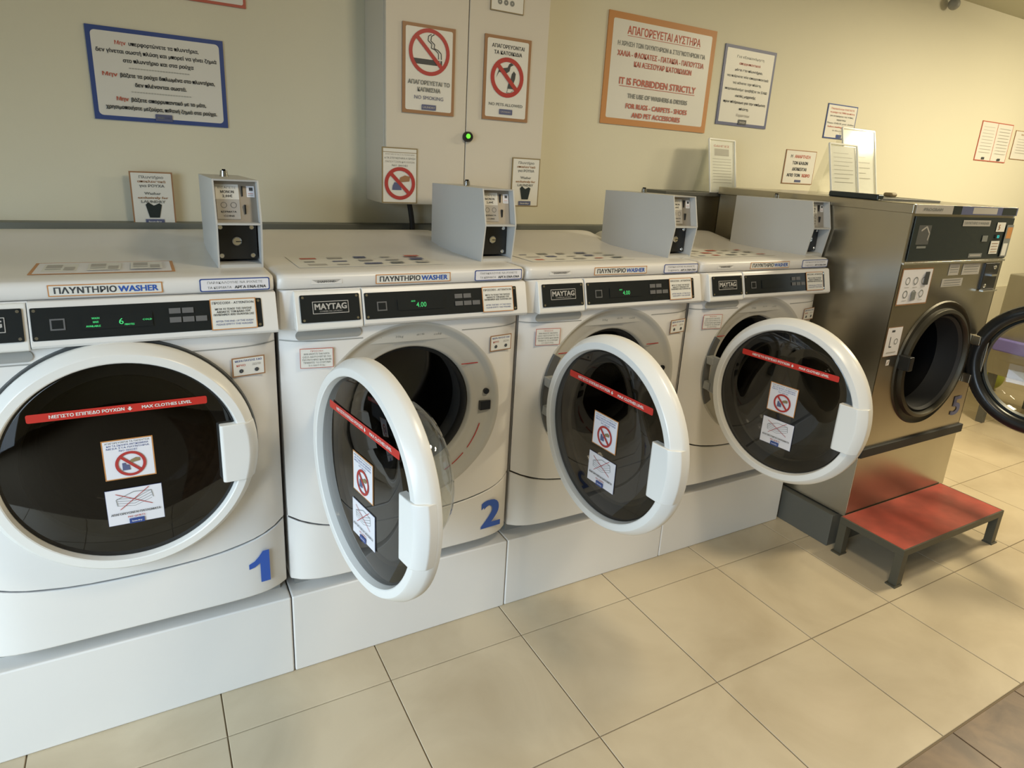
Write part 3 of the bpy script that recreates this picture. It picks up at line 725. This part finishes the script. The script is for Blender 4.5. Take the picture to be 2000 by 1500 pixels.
s.poly([(.002, -.030), (.006, -.012), (.014, .0), (.018, .020), (.026, .030), (.034, .022), (.032, .004), (.026, -.012), (.028, -.030)], 'ink')
s.line([(.004, -.030), (.0, -.044), (.016, -.044), (.024, -.036)], .002, 'inkgrey')
s.no(0, .006, .067, wd=.22, m='redp'); s.rect(-.027, -.119, .027, -.101, 'slate', .002).text('LAUNDRY', 0, -.110, .005, 'faint', .04)
sign(s, .827, 1.014, 1.601, 1.881, 'no pets sign with a crossed parrot and dog on the pale cabinet', y=YS)
s = Sheet(.127, .186, 'w', .003, border='olive', bw=.004, ir=.001); s.line([(-.060, .077), (.060, .077)], .002, 'olive')
lines(s, [('ΑΠΑΓΟΡΕΥΕΤΑΙ ΣΤΑ ΠΛΥΝΤΗΡΙΑ', .070, .005, 'faint', .105, False), ('& ΤΑ ΣΤΕΓΝΩΤΗΡΙΑ Η ΧΡΗΣΗ', .058, .006, 'inkgrey', .110, False), ('ΠΑΠΟΥΤΣΙΩΝ ΚΑΙ ΑΛΛΩΝ', .046, .006, 'faint', .104, False), ('NO SHOES', .034, .006, 'inkgrey', .056, False)], 1)
s.poly([(-.028, -.048), (.006, -.048), (.002, -.034), (-.008, -.024), (-.020, -.022), (-.026, -.034)], 'slate').poly([(-.002, -.022), (.034, -.018), (.036, -.002), (.018, .002), (.0, -.006)], 'brown')
s.no(0, -.026, .055, wd=.22)
sign(s, .457, .585, 1.2965, 1.4835, 'narrow no shoes sign on the lower corner of the pale cabinet', y=YS)
s = Sheet(.131, .21, 'w', .003, border='olive', bw=.003, ir=.001)
for i in range(3): s.ring(-.030+i*.024, -.075, .009, .002, 'inkgrey', 14)
s.text('PROGRAMS', 0, .05, .010, 'ink', .09)
sign(s, .844, .975, 1.958, 2.168, 'card with three round symbols high on the pale cabinet above the no pets sign', y=YS)
# big orange sign
YW = WY
s = Sheet(.620, .447, 'w', .005, border='orange', bw=.026, ir=.008)
s.text('ΑΠΑΓΟΡΕΥΕΤΑΙ ΑΥΣΤΗΡΑ', .004, .160, .030, 'redtxt', .420, True).line([(-.205, .138), (.215, .138)], .0022, 'redtxt')
s.text('Η ΧΡΗΣΗ ΤΩΝ ΠΛΥΝΤΗΡΙΩΝ & ΣΤΕΓΝΩΤΗΡΙΩΝ ΓΙΑ', .0, .105, .017, 'inkgrey', .505, True)
s.text('ΧΑΛΙΑ - ΦΛΟΚΑΤΕΣ - ΠΑΤΑΚΙΑ - ΠΑΠΟΥΤΣΙΑ', .0, .066, .020, 'redtxt', .500, True).text('ΚΑΙ ΑΞΕΣΟΥΑΡ ΚΑΤΟΙΚΙΔΙΩΝ', .012, .030, .020, 'redtxt', .335, True)
s.text('IT IS FORBIDDEN STRICTLY', -.005, -.042, .027, 'redtxt', .445, True).line([(-.226, -.063), (.216, -.063)], .0022, 'redtxt')
s.text('THE USE OF WASHERS & DRYERS', .0, -.100, .018, 'inkgrey', .350, True).text('FOR RUGS - CARPETS - SHOES', .0, -.142, .020, 'redtxt', .360, True).text('AND PET ACCESSORIES', .0, -.178, .020, 'redtxt', .285, True)
sign(s, 1.502, 2.128, 1.642, 2.090, 'large orange framed sign reading it is forbidden strictly')
s = Sheet(.352, .358, 'w', .004, border='slate', bw=.014, ir=.004)
for k, (t, w_, m) in enumerate((('Για εξοικονόμηση', .185, 'inkgrey'), ('απορρυπαντικού', .145, 'redtxt'), ('μέσα στο πλυντήριο,', .190, 'ink'), ('να παίρνετε νέα απορρυπαντικά', .285, 'inkgrey'), ('να κάνετε την πλύση,', .195, 'inkgrey'), ('παρακαλούμε τραβήξτε το ΣΑΚΙ', .290, 'inkgrey'), ('εκτός μηχανής', .140, 'ink'), ('πριν πλήρωμα για την επόμενη', .290, 'ink'), ('πλύση.', .065, 'ink'), ('Ευχαριστούμε', .090, 'faint'))):
    s.text(t, 0, .133-k*.0290, .0105, m, w_, True, res=1)
s.rect(-.028, -.171, .028, -.148, 'ink', .002).text('WASH', 0, -.160, .010, 'faint', .04)
sign(s, 2.191, 2.543, 1.691, 2.049, 'blue framed portrait notice beside the large orange sign')
s = Sheet(.256, .178, 'w', .003, border='blue', bw=.006, ir=.003)
for k, (t, w_, m) in enumerate((('Παρακαλούμε ΕΛΕΓΧΕΤΕ', .20, 'redtxt'), ('τα ρούχα σας ΠΡΙΝ την πλύση', .21, 'redtxt'), ('για αντικείμενα στις τσέπες', .20, 'inkgrey'), ('ευχαριστούμε', .08, 'inkgrey'), ('Please CHECK your clothes', .23, 'inkgrey'), ('before washing for objects', .21, 'redtxt'), ('in the pockets', .12, 'faint'))): s.text(t, 0, .066-k*.0185, .008, m, w_, True, res=1)
s.rect(-.022, -.082, .022, -.066, 'blue')
sign(s, 3.003, 3.259, 1.681, 1.859, 'small blue framed notice partly behind the tall clear display stand')
s = Sheet(.246, .175, 'w', .003, border='brown', bw=.004, ir=.002)
s.text('Η', -.075, .055, .015, 'ink', .014).text('ΑΝΑΡΤΗΣΗ', .012, .055, .015, 'redtxt', .125); s.text('ΤΩΝ ΚΑΔΩΝ', 0, .022, .015, 'ink', .125).text('ΔΙΟΙΚΕΙΤΑΙ', 0, -.010, .015, 'ink', .115).text('ΑΠΟ ΤΟΝ', -.040, -.042, .015, 'ink', .105).text('ΧΩΡΟ', .060, -.042, .015, 'redtxt', .065)
s.rect(-.025, -.078, .025, -.066, 'slate')
sign(s, 2.732, 2.978, 1.430, 1.605, 'small brown edged notice of four lines between the two display stands')
s = Sheet(.40, .25, 'w', .003, border='redtxt', bw=.006, ir=.002); s.line([(0, -.12), (0, .12)], .006, 'redtxt')
for c_ in (-.1, .1):
    for k in range(9): s.line([(c_-.07, .09-k*.02), (c_+.07, .09-k*.02)], .002, 'faint')
    s.rect(c_-.018, -.115, c_+.018, -.10, 'ink')
sign(s, 4.57, 4.97, 1.643, 1.895, 'pale red edged two column price list far along the wall')
s = Sheet(.34, .19, 'w', .003, border='brown', bw=.004, ir=.002); s.text('WASHING', -.03, .07, .012, 'brown', .12)
for k in range(6): s.line([(-.12, .04-k*.018), (.12, .04-k*.018)], .003, 'faint')
sign(s, 5.02, 5.36, 1.675, 1.865, 'pale notice at the picture edge next to the two column price list')

# ------------------------------------------------------------------ clear display stands
def stand(x, y, z, w, h, lean, label, rows, rz=0, paper='paper'):
    r = empty('display_stand', (x, y, z), label, 'sign holder', rz=rz)
    R = Matrix.Rotation(-lean, 4, 'X')
    def add(nm, bm, m, **k):
        o = finish(nm, bm, m, r, **k); o.matrix_local = R; return o
    add('front_sheet', B((-w/2, w/2, -.003, 0, .004, h)), 'acrylic')
    add('rim', B((-w/2-.003, -w/2+.004, -.006, .002, 0, h), (w/2-.004, w/2+.003, -.006, .002, 0, h), (-w/2, w/2, -.006, .002, h-.004, h+.003), (-w/2, w/2, -.006, .002, 0, .005)), 'edge', bev=.001)
    s = Sheet(w-.012, h-.014, paper, .0006)
    rows(s, w, h)
    o = s.build('paper', r); o.matrix_local = R @ Matrix.Translation((0, .003, h/2)) @ Matrix.Rotation(pi/2, 4, 'X')
    # back leg reaching the ground: foot behind
    ty, tz = math.sin(lean)*h, math.cos(lean)*h
    fy_ = ty+.03+h*.12
    bm = bmesh.new(); vs = [bm.verts.new(p) for p in ((-w/2, ty, tz), (w/2, ty, tz), (w/2, fy_, 0), (-w/2, fy_, 0), (-w/2, ty+.003, tz), (w/2, ty+.003, tz), (w/2, fy_+.003, 0), (-w/2, fy_+.003, 0))]
    for f in ((0,1,2,3),(4,5,6,7),(0,3,7,4),(1,2,6,5),(3,2,6,7),(0,1,5,4)): bm.faces.new([vs[i] for i in f])
    finish('back_leg', bm, 'acrylic', r)
    return r
def rowsA(s, w, h):
    s.text('ΟΔΗΓΙΕΣ', 0, h*.38, h*.035, 'redtxt', w*.6).rect(-w*.28, h*.20, w*.28, h*.33, 'faint')
    for k in range(9): s.line([(-w*.36, h*.14-k*h*.055), (w*.36, h*.14-k*h*.055)], h*.008, 'faint')
def rowsB(s, w, h):
    for k in range(8): s.line([(-w*.34, h*.33-k*h*.08), (w*.34*(.6+.4*(k % 3 > 0)), h*.33-k*h*.08)], h*.008, 'faint')
stand(2.165, .690, 1.372, .180, .248, .20, 'clear display stand with a printed card on the ledge by the orange sign', rowsA, rz=.06)
stand(2.335, .16, 1.402, .195, .215, .25, 'short clear display stand on top of the steel washer, in front of the tall one', rowsB, rz=.04)
stand(2.62, .28, 1.402, .25, .298, .25, 'tall clear display stand on top of the steel washer, behind the short one', rowsB, rz=.04)

# ------------------------------------------------------------------ stainless washer (number 5)
SX, SY = 2.117, -.27
r = empty('steel_washing_machine', (SX, SY, .0), 'tall stainless steel washing machine with its round door swung open', 'washing machine')
Wm, Dm, ZT = .726, .93, 1.402
# body with a round hole in the front
HX, HZ = .372, .770
bm = bmesh.new()
z0, z1 = .15, ZT-.034
N = 96
def ro(a):
    dx, dz = cos(a), sin(a); t = 9
    if dx > 1e-6: t = min(t, (Wm-HX)/dx)
    if dx < -1e-6: t = min(t, HX/-dx)
    if dz > 1e-6: t = min(t, (1.189-HZ)/dz)
    if dz < -1e-6: t = min(t, (HZ-.450)/-dz)
    return t
angs = sorted([2*pi*k/N for k in range(N)]+[math.atan2(1.189-HZ, Wm-HX), math.atan2(1.189-HZ, -HX), math.atan2(.45-HZ, Wm-HX)+2*pi, math.atan2(.45-HZ, -HX)+2*pi])
rg = [[bm.verts.new((HX+q*cos(a), 0, HZ+q*sin(a))) for q in (.225, ro(a))] for a in angs]
for i in range(len(rg)):
    j = (i+1) % len(rg); bm.faces.new((rg[i][0], rg[i][1], rg[j][1], rg[j][0]))
finish('front_panel', bm, 'steel', r)
finish('cabinet', B((0, .004, 0, Dm, .15, z1), (Wm-.004, Wm, 0, Dm, .15, z1), (0, Wm, Dm-.004, Dm, .15, z1), (.004, Wm-.004, .001, .02, 1.189, z1)), 'steel', r)
finish('lower_panel', B((.002, Wm-.002, -.002, .01, .15, .410)), 'steel', r, bev=.002)
finish('black_strip', B((.004, Wm+.016, -.012, .01, .412, .449)), 'rubber', r, bev=.002)
finish('top', B((-.006, Wm+.004, -.004, Dm+.006, ZT-.034, ZT)), 'steel', r, bev=.003)
finish('seam_trim', B((.002, Wm, -.008, .0, 1.185, 1.193)), 'chrome', r, bev=.001)
s = Sheet(.70, .162, 'panel5', .003); s.rect(-.32, -.02, -.24, .05, 'darkgrey').line([(-.30, .03), (-.27, .045), (-.245, .02), (-.25, -.005)], .006, 'faint')
s.line([(-.31, -.03), (-.25, -.03)], .008, 'inkgrey'); s.rect(.06, -.075, .16, -.058, 'inkgrey').line([(.07, -.066), (.15, -.066)], .006, 'faint')
s.rect(-.08+.045, .048, .165, .071, 'faint').text('ΠΛΥΝΤΗΡΙΟ 5 WASHER', .065, .0595, .010, 'inkgrey', .18)
s.rect(.22, .027, .285, .064, 'w').rect(.205, -.062, .27, -.010, 'w').rect(.13, -.012, .17, .012, 'inkgrey').text('5', .24, .045, .02, 'brown')
for k in range(4): s.line([(.213, -.02-k*.011), (.262, -.02-k*.011)], .002, 'brown')
s.rect(.225, -.0, .265, .015, 'panel').text('8.0', .245, .008, .012, 'cyan', .016)
s.rect(.295, -.075, .348, .055, 'inkgrey').rect(.305, .0, .345, .045, 'orange').rect(.30, -.07, .335, -.02, 'w')
s.build('control_panel', r, (Wm/2+.010, -.0015, 1.278))
s = Sheet(.715, .032, 'faint', .002); s.rect(-.13+.01, -.016, -.06, .016, 'panel5').rect(-.06, -.016, .36, .016, 'slate').rect(.02, -.012, .20, .012, 'faint').rect(.24, -.014, .35, .014, 'panel5').text('PROGRAM', -.25, 0, .010, 'inkgrey', .12)
s.build('top_label', r, (Wm/2+.002, -.0045, ZT-.017))
s = Sheet(.200, .140, 'w2', .0006, border='brown', bw=.005, ir=.002)
for i in range(3):
    for j in range(2): s.ring(-.055+i*.05, .022-j*.05, .015, .011, 'inkgrey', 16); s.line([(-.07+i*.05, -.002-j*.05), (-.04+i*.05, -.002-j*.05)], .002, 'faint')
s.rect(.045, .005, .075, .055, 'ink').rect(-.02, -.05, .01, -.02, 'inkgrey')
s.build('instruction_sticker', r, (.120, -.001, 1.100))
s = Sheet(.096, .116, 'w2', .0006, border='brown', bw=.002, ir=.001); s.line([(-.02, .042), (.0, .042)], .008, 'ink').line([(-.02, .02), (-.02, -.02), (-.005, -.02)], .004, 'ink').ring(.018, .0, .012, .009, 'inkgrey', 14).line([(-.03, -.042), (.03, -.042)], .003, 'faint')
s.build('door_sticker', r, (.058, -.001, .889))
s = Sheet(.02, .022, 'w2', .0005); s.line([(-.006, -.006), (.006, .006)], .003, 'brown'); s.build('small_sticker', r, (.055, -.001, .805))
for nm, xa, xb, za, zb in (('label', .328, .400, 1.135, 1.180), ('label', .425, .554, 1.134, 1.178), ('label', .297, .445, 1.090, 1.122)):
    s = Sheet(xb-xa, zb-za, 'faint', .0006)
    for k in range(3): s.line([(-(xb-xa)*.4, (k-1)*.010), ((xb-xa)*.4, (k-1)*.010)], .002, 'inkgrey')
    s.build(nm, r, ((xa+xb)/2, -.001, (za+zb)/2))
o = finish('coin_mechanism', B((.585, .695, -.008, .006, 1.068, 1.178)), 'black', r, bev=.003)
bm = B((.625, .665, -.020, -.008, 1.125, 1.133), (.585, .695, -.022, -.006, 1.062, 1.068)); screw(bm, .66, -.008, 1.16, .008, .004); screw(bm, .61, -.008, 1.085, .008, .004)
finish('coin_slot', bm, 'chrome', o)
s = Sheet(.001, .001, 'slate', .0003); s.v, s.f, s.fm = [], [], []; s.text('5', 0, 0, .085, 'slate', .062, True, res=4); s.build('machine_number', r, (.655, -.0018, .548))['label'] = 'faded blue number 5'
# porthole ring, gasket, drum
bm = bmesh.new(); revolve(bm, [(.262, .0), (.258, -.007), (.252, -.002), (.232, -.002), (.228, -.018), (.215, -.022), (.210, -.014), (.208, .02)], HX, HZ); finish('porthole_ring', bm, 'steel_dark', r, smooth=True, ang=40)
bm = bmesh.new(); revolve(bm, [(.209, .0), (.200, -.008), (.192, .004), (.195, .05), (.188, .09)], HX, HZ); finish('gasket', bm, 'rubber', r, smooth=True)
bm = bmesh.new(); revolve(bm, [(.188, .09), (.27, .11), (.27, .55), (.0, .56)], HX, HZ); finish('drum', bm, 'drum', r, smooth=True)
finish('door_catch', B((.118, .148, -.05, .0, .775, .832)), 'black', r, bev=.004)
finish('door_hinge', B((.64, .70, -.035, .0, .83, .87), (.64, .70, -.035, .0, .66, .70), (.672, .700, -.055, -.02, .66, .87)), 'steel', r, bev=.003)
finish('hinge_block', B((Wm, Wm+.035, .10, .16, .985, 1.02)), 'steel', r, bev=.002)
# door, about 85 degrees open
PHI = 1.493
dr = bpy.data.objects.new('door', None)
bm = bmesh.new(); dc = .275
revolve(bm, [(.214, -.004), (.218, .018), (.236, .028), (.255, .024), (.268, .012), (.271, -.006), (.262, -.022), (.238, -.028), (.220, -.022), (.214, -.004)], dc, 0)
d = finish('door', bm, 'black', r, smooth=True, ang=60)
ddx, ddy = cos(PHI), -sin(PHI)
d.location = (2.811-SX-dc*ddx, -.527-SY-dc*ddy, .782); d.rotation_euler = (0, 0, -PHI)
bm = bmesh.new(); revolve(bm, [(.219, .010), (.205, .020), (.200, .016), (.205, .0)], dc, 0); finish('glass_rim', bm, 'darkgrey', d, smooth=True, ang=60)
bm = bmesh.new(); revolve(bm, [(.214, .0), (.206, .016), (.200, .05), (.175, .075), (.0, .085)], dc, 0); finish('glass_bowl', bm, 'glass_clear', d, smooth=True, ang=60)
finish('hinge_arm', B((-.012, .03, -.012, .012, -.055, -.03), (-.012, .03, -.012, .012, .03, .055)), 'chrome', d, bev=.003)
# plinth
tag(finish('machine_plinth', B((2.088, 2.835, -.240, .62, 0, .143)), 'plinth', bev=.002), 'dark grey plinth under the stainless steel washer', 'plinth')
# step platform
r = empty('step_platform', (2.085, -.275, 0), 'low red topped metal step in front of the steel washer', 'step')
PW, PD, PZ = .727, .268, .160
finish('tread', B((.006, PW-.006, -PD+.006, -.002, PZ-.012, PZ)), 'red', r, bev=.001)
fr = .028
finish('rim', B((0, PW, -PD, -PD+.006, PZ-fr, PZ-.001), (0, .006, -PD+.006, -.006, PZ-fr, PZ-.001), (PW-.006, PW, -PD+.006, -.006, PZ-fr, PZ-.001), (0, PW, -.006, 0, PZ-fr, PZ-.001), (.006, PW-.006, -PD+.006, -.006, PZ-fr, PZ-.012)), 'frame_dark', r)
for xx, yy, dx in ((0, -PD, 1), (PW, -PD, -1), (0, -.032, 1), (PW, -.032, -1)):
    a, b = sorted((xx, xx+dx*.034)); finish('leg', B((a, b, yy, yy+.032, .004, PZ-fr)), 'frame_dark', r, bev=.001)
    a, b = sorted((xx-dx*.012, xx+dx*.034)); finish('foot', B((a, b, yy-.004, yy+.036, 0, .006)), 'frame_dark', r)
# flat things on top of the steel washer
r = empty('folder', (2.33, -.02, 1.402), 'thin dark folder lying on top of the steel washer', 'folder', rz=-.1)
finish('cover', B((-.17, .17, -.12, .11, 0, .010)), 'darkgrey', r, bev=.002)
finish('spine', B((-.19, -.155, -.12, .11, 0, .022)), 'panel5', r, bev=.006)
tag(finish('tape_roll', B((2.36, 2.40, -.03, .01, 1.413, 1.430)), 'olive', bev=.008, seg=3), 'small olive block on the dark folder over the steel washer', 'block')
# far objects along the wall
r = empty('steel_table', (4.35, -.45, 0), 'grey steel unit on legs beyond the open steel washer door', 'unit')
finish('body', B((0, .7, 0, .79, .34, .975)), 'steel_dull', r, bev=.006); finish('side_panel', B((-.004, 0, .05, .70, .40, .93)), 'steel_dull', r)
for xx in (.02, .64):
    for yy in (.02, .73): finish('leg', B((xx, xx+.04, yy, yy+.04, 0, .34)), 'plinth', r)
tag(finish('cloth', B((4.30, 4.346, .04, .31, .50, .58)), 'purple', bev=.01), 'blue cloth hanging by the grey steel unit, seen through the open steel door', 'cloth')
bm = bmesh.new(); bmesh.ops.create_uvsphere(bm, u_segments=24, v_segments=14, radius=.10, matrix=Matrix.Translation((5.22, 0.67, .10)))
tag(finish('ball', bm, 'green', smooth=True), 'yellow green round thing on the floor seen through the open steel washer door', 'ball')
# ceiling fixture by the wall
r = empty('ceiling_fixture', (3.89, .79, CZ), 'small grey fixture where the wall meets the ceiling', 'fixture')
finish('stem', B((-.015, .015, -.015, .015, -.03, 0)), 'grey', r); bm = bmesh.new(); bmesh.ops.create_uvsphere(bm, u_segments=20, v_segments=12, radius=.032, matrix=Matrix.Translation((0, 0, -.05))); finish('housing', bm, 'grey', r, smooth=True)
# writing scuff on pedestal 2 is too faint to build as geometry
